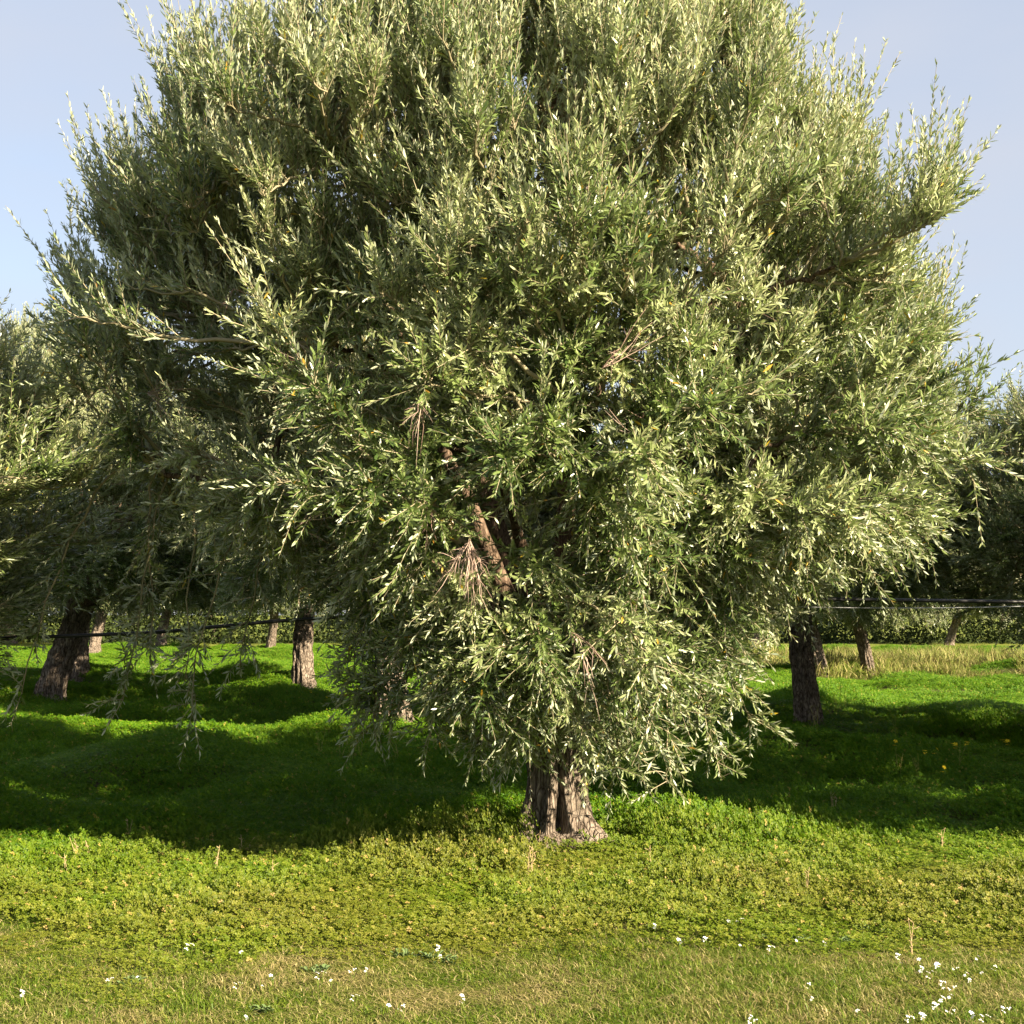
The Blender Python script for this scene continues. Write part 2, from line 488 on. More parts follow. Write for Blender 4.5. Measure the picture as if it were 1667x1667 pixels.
def build_leaves(mb, base, d, L, G, size, g, vig, m_leaf=0, m_twig=1, spacing=0.0165, r0=0.0026):
    """leafy shoots: base, d unit direction, L length, G bend (added as G*s^2), all (M,..)"""
    M = len(base)
    # shoots themselves
    ns = 4
    s = np.linspace(0, 1, ns)[None, :, None] * L[:, None, None]
    P = base[:, None] + d[:, None] * s + G[:, None] * s * s / np.maximum(L[:, None, None], 0.1)
    T = norm(d[:, None] + 2 * G[:, None] * s / np.maximum(L[:, None, None], 0.1))
    rv = norm(g.normal(size=(M, 3)))
    U = norm(np.cross(T, rv[:, None])); Wv = np.cross(T, U)
    a = np.arange(3) * 2 * math.pi / 3
    rad = (r0 * np.linspace(1.3, 0.5, ns))[None, :, None, None]
    VV = P[:, :, None] + (U[:, :, None] * np.cos(a)[None, None, :, None] + Wv[:, :, None] * np.sin(a)[None, None, :, None]) * rad
    q = []
    for i in range(ns - 1):
        for j in range(3):
            q.append([i * 3 + j, i * 3 + (j + 1) % 3, (i + 1) * 3 + (j + 1) % 3, (i + 1) * 3 + j])
    q = np.array(q)
    Fq = (np.arange(M)[:, None, None] * (ns * 3) + q[None]).reshape(-1, 4)
    mb.add(VV.reshape(-1, 3), Fq, m_twig, np.repeat(g.uniform(0, 1, M), ns * 3), True)
    # leaves in opposite pairs
    kmax = int(0.75 / spacing)
    ph = g.uniform(0, 6.28, M)
    t0 = g.uniform(0.0, 0.09, M)
    for k in range(kmax):
        s = t0 + k * spacing * g.uniform(0.9, 1.1, M)
        ok = s < L
        idx = np.nonzero(ok)[0]
        if len(idx) == 0: break
        for side in (0, 1):
            keep = idx[g.uniform(size=len(idx)) < 0.93]
            ss = s[keep][:, None]; Lk = np.maximum(L[keep][:, None], 0.1)
            p = base[keep] + d[keep] * ss + G[keep] * ss * ss / Lk
            t = norm(d[keep] + 2 * G[keep] * ss / Lk)
            u = norm(np.cross(t, rv[keep])); v = np.cross(t, u)
            ang = ph[keep] + k * math.pi / 2 + side * math.pi + g.normal(0, 0.3, len(keep))
            perp = u * np.cos(ang)[:, None] + v * np.sin(ang)[:, None]
            rel = (ss / Lk)[:, 0]
            op = np.radians(np.clip(g.normal(44, 13, len(keep)) - 20 * rel ** 2, 12, 95))[:, None]
            l = norm(t * np.cos(op) + perp * np.sin(op) + np.array([0, 0, 0.06]))
            n = t - (t * l).sum(1, keepdims=True) * l
            n = norm(n) + np.array([0, 0, 0.2]) + 0.4 * norm(p - np.array([0, 0, 1.5])) + g.normal(0, 0.38, (len(keep), 3))
            n = norm(n - (n * l).sum(1, keepdims=True) * l)
            b = np.cross(n, l)
            ln = (size * g.uniform(0.6, 1.3, len(keep)) * (1 - 0.42 * rel ** 3))[:, None]
            wd = ln * g.uniform(0.085, 0.125, len(keep))[:, None]
            cv = g.uniform(-0.02, 0.16, len(keep))[:, None]
            def pt(x, y):
                return p + l * ln * x - n * ln * cv * x * x * 1.2 + b * wd * y
            Vv = np.stack([pt(0, 0), pt(0.36, -1), pt(0.36, 1), pt(0.72, -0.78), pt(0.72, 0.78), pt(1, 0)], 1)
            nb = np.arange(len(keep))[:, None, None] * 6
            B = mb.n
            yel = g.uniform(size=len(keep)) < 0.006
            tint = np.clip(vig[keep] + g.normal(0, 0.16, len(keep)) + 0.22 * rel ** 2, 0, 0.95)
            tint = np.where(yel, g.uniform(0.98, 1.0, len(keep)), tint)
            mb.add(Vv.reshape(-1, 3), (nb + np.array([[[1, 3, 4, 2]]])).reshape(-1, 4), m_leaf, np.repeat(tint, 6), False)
            mb.extra(B, (nb + np.array([[[0, 1, 2], [3, 5, 4]]])).reshape(-1, 3), m_leaf, False)

def make_tree(kind, trunk_me, top, limbs, env, n_boughs, per_bough, leaf, hang=(), dead=(), seed=1, mind=0.36):
    g = np.random.default_rng(seed)
    R_of = env['R']; zlo, zhi = env['z']
    limb_pts, limb_id, limb_mb = [], [], []
    for li, (end, c1, c2, r0) in enumerate(limbs):
        P = bez(top + np.array([0.05 * math.cos(li * 2.4), 0.05 * math.sin(li * 2.4), -0.30]), np.array(c1), np.array(c2), np.array(end), 22)
        wob = np.cumsum(g.normal(0, 0.012, P.shape), 0); wob -= wob[0]
        P = P + wob
        mb = MB()
        rr = r0 * (1 - 0.80 * np.linspace(0, 1, 22) ** 0.8)
        rr[:4] *= np.array([1.25, 1.2, 1.12, 1.05])
        add_tube(mb, P, rr, 9)
        limb_mb.append(mb)
        limb_pts.append(P[4:]); limb_id += [li] * (len(P) - 4)
    # secondary branches
    nsub = 0
    while nsub < 64:
        az = g.uniform(0, 2 * math.pi); z = g.uniform(zlo + 0.6, zhi - 0.3); R = R_of(az, z)
        if R < 0.5 or g.uniform() > R / 3.0: continue
        r = R * g.uniform(0.45, 0.78)
        P = np.array([r * math.cos(az), r * math.sin(az), z])
        LPc = np.concatenate(limb_pts)
        cost = np.linalg.norm(LPc - P, axis=1) + 1.2 * np.maximum(LPc[:, 2] - P[2] + 0.2, 0)
        k = int(np.argmin(cost)); S0 = LPc[k]; dist = np.linalg.norm(P - S0)
        outw = norm(np.array([P[0], P[1], 0.0]) + 1e-6)
        Q = bez(S0, S0 + (P - S0) * 0.3 + np.array([0, 0, 0.15 * dist]) + g.normal(0, 0.08 * dist, 3), P - outw * 0.25 * dist + g.normal(0, 0.08 * dist, 3), P, 12)
        Q[1:-1] += g.normal(0, 0.015, (10, 3))
        add_tube(limb_mb[limb_id[k]], Q, (0.016 + 0.012 * dist) * (1 - 0.6 * np.linspace(0, 1, 12)), 6, 1, 0.3)
        limb_pts.append(Q[3:]); limb_id += [limb_id[k]] * 9; nsub += 1
    LP = np.concatenate(limb_pts); limb_ids = np.array(limb_id)
    # bough tips spread through the outer part of the crown
    tips = []
    for _ in range(60000):
        if len(tips) >= n_boughs: break
        az = g.uniform(0, 2 * math.pi); z = g.uniform(zlo, zhi)
        R = R_of(az, z)
        if R <= 0.05 or g.uniform() > R / 3.3: continue
        R *= min(1.05, 1 + 0.11 * math.sin(3 * az + 2.1 * z + seed) + 0.09 * math.sin(7 * az - 3.9 * z + 2 * seed))
        r = R * (0.40 + 0.60 * g.uniform() ** 0.5)
        p = np.array([r * math.cos(az), r * math.sin(az), z])
        if any(abs((az - ha + math.pi) % (2 * math.pi) - math.pi) < hw and z0 < z < z1 and r > 0.55 * R and g.uniform() < 0.85 for ha, hw, z0, z1 in env.get('hollows', ())): continue
        if tips and np.min(np.linalg.norm(np.array(tips) - p, axis=1)) < mind: continue
        tips.append(p)
    B, D, LL, GG, VG = [], [], [], [], []
    def bough(P, n_tw, hanging=False, t_lo=0.32):
        cost = np.linalg.norm(LP - P, axis=1) + 1.5 * np.maximum(LP[:, 2] - P[2] - (1.4 if P[2] < 2.0 else 0.0), 0) \
            + 0.4 * np.maximum(P[2] - LP[:, 2] - 1.8, 0)
        k = int(np.argmin(cost + g.uniform(0, 0.3, len(cost))))
        S0 = LP[k]; dist = np.linalg.norm(P - S0)
        outw = norm(np.array([P[0], P[1], 0.0]) + 1e-6)
        if P[2] < 2.0 or hanging:
            C1 = S0 + outw * 0.25 * dist + np.array([0, 0, 0.35 * dist])
            C2 = P + np.array([0, 0, min(0.8, 0.5 * dist)]) - outw * 0.05
        else:
            C1 = S0 + (P - S0) * 0.35 + outw * 0.12 * dist
            C2 = P - np.array([0, 0, 0.15 * dist * np.clip((P[2] - 2.6) / 2, -0.6, 1)]) - outw * 0.1 * dist
        C1 = C1 + g.normal(0, 0.06 * dist, 3); C2 = C2 + g.normal(0, 0.05 * dist, 3)
        n = 14
        Q = bez(S0, C1, C2, P, n)
        Q[1:-1] += g.normal(0, 0.012, (n - 2, 3))
        r_b = 0.007 + (0.0025 if hanging else 0.006) * dist
        add_tube(limb_mb[limb_ids[k]], Q, r_b * (1 - 0.78 * np.linspace(0, 1, n)) + 0.0012, 5, 1 if r_b > 0.03 else 2, g.uniform(0, 0.6))
        tt = t_lo + (1 - t_lo) * g.uniform(0, 1, n_tw) ** (0.45 if hanging else 0.7)
        fi = tt * (n - 1); i0 = np.minimum(fi.astype(int), n - 2); fr = (fi - i0)[:, None]
        base = Q[i0] * (1 - fr) + Q[i0 + 1] * fr
        tan = norm(Q[i0 + 1] - Q[i0])
        O = norm(base - np.array([0, 0, min(2.6, P[2])]))
        ub = np.clip((base[:, 2] - 2.5) / 1.6, -0.38, 0.85)[:, None]
        if hanging: ub = ub * 0 - 0.32
        v_b = g.uniform(-0.32, 0.30)                      # boughs differ in vigour and leaf colour
        up = np.array([0, 0, 1.0])
        d = norm(0.30 * tan + 0.42 * O + 0.75 * norm(g.normal(size=(n_tw, 3))) + up * (ub * 0.9 + 0.1))
        L = g.uniform(0.16, 0.42, n_tw) * (0.8 if hanging else 1.0)
        long_ = (g.uniform(size=n_tw) < np.clip(0.06 + 0.10 * (base[:, 2] - 2.4), 0.04, 0.26)) & (base[:, 2] > 2.2)
        L = np.where(long_, g.uniform(0.40, 0.68, n_tw), L)
        bend = up * (ub * 0.28 - 0.03) + g.normal(0, 0.10, (n_tw, 3))
        if np.any(long_): d[long_] = norm(d[long_] + up * 0.8)
        B.append(base); D.append(d); LL.append(L); GG.append(bend)
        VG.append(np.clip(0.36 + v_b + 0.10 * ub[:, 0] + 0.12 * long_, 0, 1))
    for P in tips: bough(P, int(per_bough * g.uniform(0.7, 1.3)), t_lo=0.30)
    for P, n_tw in hang: bough(np.array(P), max(32, int(n_tw * 2.1)), True, 0.10)
    crown = MB()
    build_leaves(crown, np.concatenate(B), np.concatenate(D), np.concatenate(LL), np.concatenate(GG), leaf, g, np.concatenate(VG))
    parts = [("trunk", trunk_me)]
    for q in limb_mb: parts.append(("limb", q.mesh("limb", [M_LIMB, M_LIMB, M_TWIG])))
    parts.append(("crown", crown.mesh("crown", [M_LEAF, M_TWIG])))
    # bare, dead twig sprays
    for (P, dr, nn, ln) in dead:
        mb = MB()
        dr = norm(np.array(dr, float))
        for q in range(nn):
            d = norm(dr + 0.42 * g.normal(size=3))
            l = ln * g.uniform(0.5, 1.1)
            s = np.linspace(0, 1, 6)[:, None]
            gdir = np.array([0, 0, -0.25 if dr[2] < 0.3 else 0.12])
            Q = np.array(P) + d * s * l + gdir * l * s * s + g.normal(0, 0.01, (6, 3)) * s
            add_tube(mb, Q, np.linspace(0.0034, 0.0010, 6), 3, 0, g.uniform(0, 1))
            for z_ in range(3):
                i0 = g.integers(1, 4); d2 = norm(d + 0.7 * g.normal(size=3)); l2 = l * g.uniform(0.2, 0.45)
                s2 = np.linspace(0, 1, 4)[:, None]
                add_tube(mb, Q[i0] + d2 * s2 * l2 + gdir * l2 * s2 * s2, np.linspace(0.0019, 0.0007, 4), 3, 0, g.uniform(0, 1))
        parts.append(("dead_twig_spray", mb.mesh("dead_twig_spray", [M_DEAD])))
    return parts

def interp_env(z, zk, rk): return float(np.interp(z, zk, rk, left=0, right=0))

ZK = [0.55, 0.9, 1.3, 1.6, 2.0, 2.4, 3.25, 3.7, 4.1, 4.5, 4.95, 5.4, 5.8, 6.4, 6.9]
RL = [0.0, 0.4, 0.9, 1.6, 2.4, 2.9, 3.15, 3.25, 3.30, 3.10, 2.05, 1.45, 1.2, 0.9, 0.3]
RR = [0.0, 0.5, 0.9, 1.9, 2.45, 2.6, 2.65, 2.65, 2.35, 1.92, 1.55, 1.3, 1.1, 0.8, 0.3]
RF = [0.9, 1.5, 1.9, 2.2, 2.5, 2.65, 2.75, 2.70, 2.6, 2.4, 2.1, 1.75, 1.5, 1.0, 0.4]
RB = [0.0, 0.0, 1.3, 2.1, 2.6, 2.85, 2.95, 2.95, 2.8, 2.6, 2.3, 2.0, 1.7, 1.1, 0.4]
def R_main(az, z):
    c, s = math.cos(az), math.sin(az)
    a = interp_env(z, ZK, RR if c > 0 else RL); b = interp_env(z, ZK, RB if s > 0 else RF)
    p = 2.0
    wgt = c * c
    return a * wgt + b * (1 - wgt)

def local(px, py, d):
    return at_depth(px, py, d) - MAIN

def main_lean(z):
    return -0.06 * np.clip(z, 0, 2) + 0.02 * np.sin(3 * z), 0.04 * np.clip(z, 0, 2)
trunk_main = make_trunk(0.155, 0.25, 1.05, main_lean,
    [(2, 0.06, 0.4, 0.6), (3, 0.16, 1.0, 0.5), (5, 0.10, 2.0, 0.4), (7, 0.05, 0.2, 1.0)],
    cavity=[(math.radians(278), 0.07, 0.20, 0.17, 0.30), (math.radians(283), 0.15, 0.40, 0.03, 0.10), (math.radians(238), 0.05, 0.7, 0.035, 0.2)], seed=3,
    butt=[(math.radians(322), 0.20, 0.36, 0.14), (math.radians(190), 0.16, 0.4, 0.10), (math.radians(252), 0.05, 0.3, 0.12)])
top_main = np.array([-0.055, 0.037, 0.92])
limbs_main = [
    # end, control 1, control 2, base radius
    (local(250, 760, 9.2), (-0.25, -0.1, 1.7), (-1.4, -0.3, 2.4), 0.095),
    (local(640, 500, 8.9), (-0.05, -0.2, 1.6), (-0.6, -0.5, 2.2), 0.10),
    (local(560, 150, 10.2), (-0.2, 0.2, 1.8), (-0.7, 0.6, 3.2), 0.10),
    (local(930, 60, 9.6), (0.0, 0.0, 2.0), (0.1, -0.2, 3.8), 0.10),
    (local(1180, 520, 8.6), (0.2, -0.2, 1.6), (0.8, -0.7, 2.4), 0.09),
    (local(1420, 620, 9.9), (0.3, 0.1, 1.6), (1.3, 0.2, 2.3), 0.095),
    (local(1220, 300, 10.8), (0.2, 0.3, 1.8), (0.9, 0.9, 3.0), 0.09),
    (local(760, 700, 7.9), (0.0, -0.3, 1.5), (-0.3, -1.0, 2.2), 0.075),
    (local(700, 600, 11.8), (-0.1, 0.4, 1.6), (-0.5, 1.4, 2.4), 0.09),
    (local(980, 800, 7.9), (0.1, -0.3, 1.4), (0.2, -1.0, 1.9), 0.07),
]
hang_main = []
for px, py, d, n in [(200, 1140, 9.3, 12), (300, 1110, 9.1, 13), (312, 1165, 8.9, 7), (35, 1130, 9.3, 9), (240, 1060, 9.4, 12), (390, 1085, 9.0, 14),
                     (610, 1150, 8.7, 26), (600, 1185, 8.6, 14), (640, 1165, 8.4, 26), (700, 1205, 8.2, 16), (780, 1215, 8.3, 22), (870, 1230, 8.6, 16), (1000, 1250, 8.4, 14),
                     (1085, 1275, 8.5, 13), (1175, 1270, 9.0, 9), (1220, 1170, 9.0, 12), (570, 1110, 8.6, 20), (950, 1180, 8.0, 18),
                     (850, 1165, 8.0, 22), (730, 1110, 7.9, 26), (1040, 1130, 7.9, 24), (880, 1070, 7.6, 26), (660, 1060, 8.0, 26),
                     (980, 1050, 7.8, 24), (1130, 1080, 8.3, 22), (790, 1140, 7.8, 22), (920, 1120, 7.8, 20),
                     (1200, 1080, 8.6, 20), (1150, 1200, 8.9, 12), (1060, 1200, 8.2, 14)]:
    hang_main.append((local(px, py, d), n))
dead_main = [(local(955, 350, 8.0), (0.1, -0.3, 1.0), 16, 0.35), (local(765, 880, 7.4), (-0.1, -0.3, -0.8), 26, 0.32),
             (local(930, 1030, 7.7), (0.5, -0.2, -0.6), 7, 0.40), (local(1060, 710, 7.7), (0.6, -0.2, 0.2), 9, 0.35),
             (local(700, 790, 7.4), (-0.3, -0.3, -0.5), 14, 0.28)]
gd = np.random.default_rng(55)
for px, py, d in [(380, 470, 8.0), (300, 300, 8.7), (560, 600, 7.5), (1160, 480, 7.6), (1300, 360, 8.7), (1060, 725, 7.4), (690, 640, 7.1), (860, 330, 7.6),
                  (480, 860, 8.1), (980, 600, 7.0), (1420, 700, 8.8), (620, 350, 7.8), (240, 640, 8.6)]:
    dead_main.append((local(px, py, d), (gd.normal(0, 0.7), -0.25, gd.normal(0.0, 0.7)), int(gd.integers(3, 6)), gd.uniform(0.3, 0.5)))
main_parts = make_tree('main', trunk_main, top_main, limbs_main, {'R': R_main, 'z': (0.6, 6.9), 'hollows': [(math.radians(222), 0.20, 1.9, 3.3), (math.radians(305), 0.13, 2.2, 4.0), (math.radians(196), 0.22, 1.7, 2.9), (math.radians(262), 0.16, 1.5, 2.2)]}, 1150, 31, 0.061, hang_main, dead_main, seed=4, mind=0.22)

ZB = [1.5, 1.8, 2.1, 2.6, 3.3, 4.2, 5.0, 5.7, 6.2]
RBt = [0.8, 2.0, 2.6, 2.85, 2.95, 2.75, 2.1, 1.2, 0.4]
def R_b(az, z):
    return interp_env(z, ZB, RBt) * (1 + 0.08 * math.cos(2 * az + 0.6))
def b_lean(z):
    z = np.clip(z, 0, 3)
    return 0.26 * z - 0.03 * np.sin(2.5 * z), 0.03 * np.sin(2 * z)
trunk_b = make_trunk(0.17, 0.26, 1.95, b_lean, [(2, 0.08, 0.0, 0.8), (3, 0.12, 1.5, 0.7), (5, 0.08, 2.5, 0.5)], seed=8)
top_b = np.array([0.52, -0.02, 1.95])
limbs_b = []
gb = np.random.default_rng(21)
for q in range(8):
    a = q / 8 * 6.283 + gb.uniform(-0.3, 0.3)
    rr, ze = (1.7, gb.uniform(2.8, 4.0)) if q % 2 else (1.0, gb.uniform(4.2, 5.2))
    e = np.array([rr * math.cos(a) + 0.35, rr * math.sin(a), ze])
    limbs_b.append((e, top_b + (e - top_b) * 0.2 + np.array([0, 0, 0.35]), top_b + (e - top_b) * 0.62 + np.array([0, 0, 0.1]), 0.10))
hang_b = [((2.2 * math.cos(a), 2.2 * math.sin(a), z), 16) for a, z in zip(gb.uniform(0, 6.28, 16), gb.uniform(1.45, 1.85, 16))]
b_parts = make_tree('b', trunk_b, top_b, limbs_b, {'R': R_b, 'z': (1.55, 6.2)}, 700, 29, 0.067, hang_b, [], seed=9, mind=0.26)

def place_tree(parts, name, loc, rot, sxy, sz, label, group):
    r = bpy.data.objects.new(name, None)
    r.empty_display_size = 0.3
    COL.objects.link(r)
    r.location = loc; r.rotation_euler = (0, 0, math.radians(rot)); r.scale = (sxy, sxy, sz)
    tag(r, label, "tree", group)
    for nm, me in parts: link(nm, me, r)
    return r

GT = "olive trees of the grove"
place_tree(main_parts, "olive_tree", MAIN, 0, 1, 1,
           "largest olive tree in front, broad silvery crown hanging low over its flared hollow-footed trunk", GT)

def on_ground(x, y, sink=0.03): return (x, y, float(hgt(x, y)) - sink)
def px_tree(px, py):
    p = to_ground(px, py); return on_ground(p[0], p[1])

place_tree(b_parts, "olive_tree", on_ground(-6.0, 9.2), 165, 1.08, 0.70,
           "olive tree filling the left edge, bright boughs beside the big tree, trunk out of view", GT)
place_tree(b_parts, "olive_tree", on_ground(7.25, 9.9), 250, 1.06, 1.0,
           "olive tree at the right edge, only dark branch tips showing against the sky", GT)
B_LIST = [
    ((13.6, 8.8, 0), 15, 1.15, 1.0, "unseen olive tree added beyond the right edge to shade the clover"),  # out of view, added for the shade it casts from the right
    (px_tree(262, 1052), 75, 1.15, 1.0, "distant olive tree closing the view between the left trunks"),
    (px_tree(352, 1040), 140, 1.2, 1.05, "distant olive tree right of the thin reddish trunk, mostly hidden by boughs"),
    (px_tree(20, 1048), 220, 1.2, 1.0, "distant olive tree at the far left edge behind the leaning trunk"),
    (px_tree(1230, 1060), 20, 1.2, 1.0, "distant olive tree filling the gap left of the upright grey trunk"),
    (px_tree(1545, 1050), 320, 1.1, 0.9, "distant bushy olive tree seen over the dry grass below the black pipe"),
    (px_tree(78, 1142), 0, 1.2, 1.0, "olive tree at left whose dark trunk leans right, nearest of the trunks under the crown"),
    (px_tree(127, 1100), 100, 1.25, 1.05, "olive tree with pale sunlit trunk just behind the dark leaning trunk at left"),
    (px_tree(152, 1064), 60, 1.0, 1.0, "small far trunk half hidden behind the pale sunlit trunk at left"),
    (px_tree(1318, 1180), 95, 0.86, 0.92, "olive tree with upright grey trunk standing right of the big tree"),
    (px_tree(495, 1114), 95, 1.0, 1.0, "olive tree with short pale sunlit trunk seen below the left boughs of the big tree"),
    (px_tree(440, 1056), 300, 1.0, 1.0, "far olive tree with thin reddish trunk crossed by the black pipe"),
    ((8.45, 17.0, 0), 40, 1.10, 0.80, "dark shaded olive tree at the right edge behind the black pipe"),
    (px_tree(645, 1172), 120, 1.0, 1.0, "olive tree hidden behind the big crown, dark trunk glimpsed left of the hanging boughs"),
    (px_tree(1338, 1106), 130, 1.0, 1.0, "far olive tree whose trunk peeks out right behind the upright grey trunk"),
    (px_tree(1415, 1100), 210, 0.8, 0.8, "distant olive tree with a tiny pale trunk right of the upright grey trunk"),
]
for loc, rot, sx_, sz_, lab in B_LIST:
    place_tree(b_parts, "olive_tree", on_ground(loc[0], loc[1]), rot, sx_, sz_, lab, GT)

# ------------------------------------------------------------------ ground cover: patches scattered by geometry nodes
def leaf_patch(kind, seed):
    g = np.random.default_rng(seed); mb = MB()
    if kind == 'clover':
        n = 950; rad = 0.36
        r = rad * np.sqrt(g.uniform(0, 1, n)); a = g.uniform(0, 6.28, n)
        x, y = r * np.cos(a), r * np.sin(a)
        bump = 0.5 + 0.5 * np.sin(x * 19 + seed) * np.sin(y * 17 + 2 * seed)
        bump = bump * (0.5 + 0.5 * np.sin(x * 7 + 3 * seed) * np.cos(y * 8 + seed)) ** 0.7
        z = 0.02 + 0.11 * bump * (1 - 0.4 * (r / rad) ** 2) + g.uniform(-0.03, 0.025, n)
        z = np.maximum(z, 0.012)
        tl = norm(np.stack([g.normal(0.55, 0.55, n), g.normal(-0.60, 0.55, n), np.ones(n)], 1))   # leaflets turned to the sun
        ref = norm(np.stack([g.normal(size=n), g.normal(size=n), np.zeros(n)], 1))
        e1 = norm(ref - tl * (ref * tl).sum(1, keepdims=True)); e2 = np.cross(tl, e1)
        C = np.stack([x, y, z], 1)
        sz = g.uniform(0.007, 0.0135, n)[:, None]
        tint = np.clip(g.beta(2.2, 2.2, n) * 0.9 + (g.uniform(size=n) < 0.03) * 0.5, 0, 1)
        for q in range(3):
            an = q * 2 * math.pi / 3
            l = e1 * math.cos(an) + e2 * math.sin(an); b = np.cross(tl, l)
            up = tl
            Vv = np.stack([C, C + l * sz * 0.75 - b * sz * 0.55 + up * sz * 0.25, C + l * sz * 1.15 + up * sz * 0.05,
                           C + l * sz * 0.75 + b * sz * 0.55 + up * sz * 0.25], 1)
            nb = np.arange(n)[:, None, None] * 4
            # folded along the midrib: two triangles
            B = mb.n
            mb.add(Vv.reshape(-1, 3), (nb + np.array([[[0, 1, 2], [0, 2, 3]]])).reshape(-1, 3), 0, np.repeat(tint, 4), False)
        return mb.mesh("clover_patch", [M_CLOV])
    if kind in ('grass', 'tall', 'tuft'):
        n = {'grass': 620, 'tall': 260, 'tuft': 60}[kind]
        rad = {'grass': 0.30, 'tall': 0.5, 'tuft': 0.075}[kind]
        r = rad * np.sqrt(g.uniform(0, 1, n)); a = g.uniform(0, 6.28, n)
        base = np.stack([r * np.cos(a), r * np.sin(a), np.full(n, -0.01)], 1)
        az = g.uniform(0, 6.28, n)
        od = np.stack([np.cos(az), np.sin(az), np.zeros(n)], 1)
        sd = np.stack([-np.sin(az), np.cos(az), np.zeros(n)], 1)
        H = g.uniform(*{'grass': (0.012, 0.05), 'tall': (0.3, 1.1), 'tuft': (0.018, 0.058)}[kind], n)[:, None]
        ln = H * g.uniform(*{'grass': (0.3, 2.2), 'tall': (0.1, 0.5), 'tuft': (0.2, 1.6)}[kind], n)[:, None]
        wd = g.uniform(*{'grass': (0.0012, 0.0026), 'tall': (0.006, 0.015), 'tuft': (0.0011, 0.0023)}[kind], n)[:, None]
        up = np.array([0, 0, 1.0])
        m1 = base + up * H * 0.62 + od * ln * 0.35
        tp = base + up * H * (0.80 + 0.2 * g.uniform(size=n))[:, None] + od * ln
        Vv = np.stack([base - sd * wd, base + sd * wd, m1 - sd * wd * 0.8, m1 + sd * wd * 0.8, tp], 1)
        nb = np.arange(n)[:, None, None] * 5
        B = mb.n; tint = g.uniform(0, 1, n) if kind != 'tuft' else g.uniform(0, 0.8, n)
        mb.add(Vv.reshape(-1, 3), (nb + np.array([[[0, 1, 3, 2]]])).reshape(-1, 4), 0, np.repeat(tint, 5), False)
        mb.extra(B, (nb + np.array([[[2, 3, 4]]])).reshape(-1, 3), 0, False)
        return mb.mesh(kind + "_patch", [{'grass': M_GRAS, 'tall': M_DRYG, 'tuft': M_TUFT}[kind]])

def scatter(name, kind, n_var, pts, scl, label, seed):
    """one stuff object: points that carry rotation, scale and variant; geometry nodes put a patch on each"""
    g = np.random.default_rng(seed)
    src = bpy.data.collections.new(name + "_patches")
    for v in range(n_var):
        src.objects.link(bpy.data.objects.new(kind + "_patch", leaf_patch(kind, seed * 10 + v)))
    x, y = pts[:, 0], pts[:, 1]
    e = 0.12
    gx = (hgt(x + e, y) - hgt(x - e, y)) / (2 * e); gy = (hgt(x, y + e) - hgt(x, y - e)) / (2 * e)
    P = np.stack([x, y, hgt(x, y)], 1)
    me = bpy.data.meshes.new(name)
    me.vertices.add(len(P)); me.vertices.foreach_set("co", P.astype(np.float32).ravel())
    rot = []
    for k in range(len(P)):
        nrm = Vector((-gx[k], -gy[k], 1)).normalized()
        q = Vector((0, 0, 1)).rotation_difference(nrm)
        from mathutils import Quaternion
        q = q @ Quaternion((0, 0, 1), float(g.normal(0, 0.35) if kind == 'clover' else g.uniform(0, 6.283)))
        rot.append(q.to_euler()[:])
    at = me.attributes.new("rot", 'FLOAT_VECTOR', 'POINT'); at.data.foreach_set("vector", np.array(rot, np.float32).ravel())
    at = me.attributes.new("scl", 'FLOAT_VECTOR', 'POINT'); at.data.foreach_set("vector", scl.astype(np.float32).ravel())
    at = me.attributes.new("var", 'INT', 'POINT'); at.data.foreach_set("value", g.integers(0, n_var, len(P)).astype(np.int32))
    o = link(name, me)
    ng = bpy.data.node_groups.new(name + "_scatter", 'GeometryNodeTree')
    ng.interface.new_socket("Geometry", in_out='INPUT', socket_type='NodeSocketGeometry')
    ng.interface.new_socket("Geometry", in_out='OUTPUT', socket_type='NodeSocketGeometry')
    gi = ng.nodes.new('NodeGroupInput'); go = ng.nodes.new('NodeGroupOutput')
    ci = ng.nodes.new('GeometryNodeCollectionInfo')
    ci.inputs['Collection'].default_value = src
    ci.inputs['Separate Children'].default_value = True; ci.inputs['Reset Children'].default_value = True
    ip = ng.nodes.new('GeometryNodeInstanceOnPoints'); ip.inputs['Pick Instance'].default_value = True
    def na(nm, ty):
        a = ng.nodes.new('GeometryNodeInputNamedAttribute'); a.data_type = ty; a.inputs['Name'].default_value = nm
        return [s for s in a.outputs if s.enabled and s.name == 'Attribute'][0]
    er = ng.nodes.new('FunctionNodeEulerToRotation')
    L_ = ng.links.new
    L_(na("rot", 'FLOAT_VECTOR'), er.inputs[0]); L_(er.outputs[0], ip.inputs['Rotation'])
    L_(na("scl", 'FLOAT_VECTOR'), ip.inputs['Scale']); L_(na("var", 'INT'), ip.inputs['Instance Index'])
    L_(gi.outputs[0], ip.inputs['Points']); L_(ci.outputs[0], ip.inputs['Instance']); L_(ip.outputs[0], go.inputs[0])
    md = o.modifiers.new("scatter", 'NODES'); md.node_group = ng
    tag(o, label, None, None, 'stuff')
    return o

def jitter_grid(x0, x1, y0, y1, s, g):
    X, Y = np.meshgrid(np.arange(x0, x1, s), np.arange(y0, y1, s))
    return np.stack([X.ravel() + g.uniform(-s / 2, s / 2, X.size), Y.ravel() + g.uniform(-s / 2, s / 2, X.size)], 1)

def edge_y(x):      # wavy line where mown grass meets clover
    return 6.75 + 0.16 * np.sin(1.3 * x + 0.4) + 0.10 * np.sin(3.7 * x) + 0.05 * np.sin(9 * x) - 0.02 * x

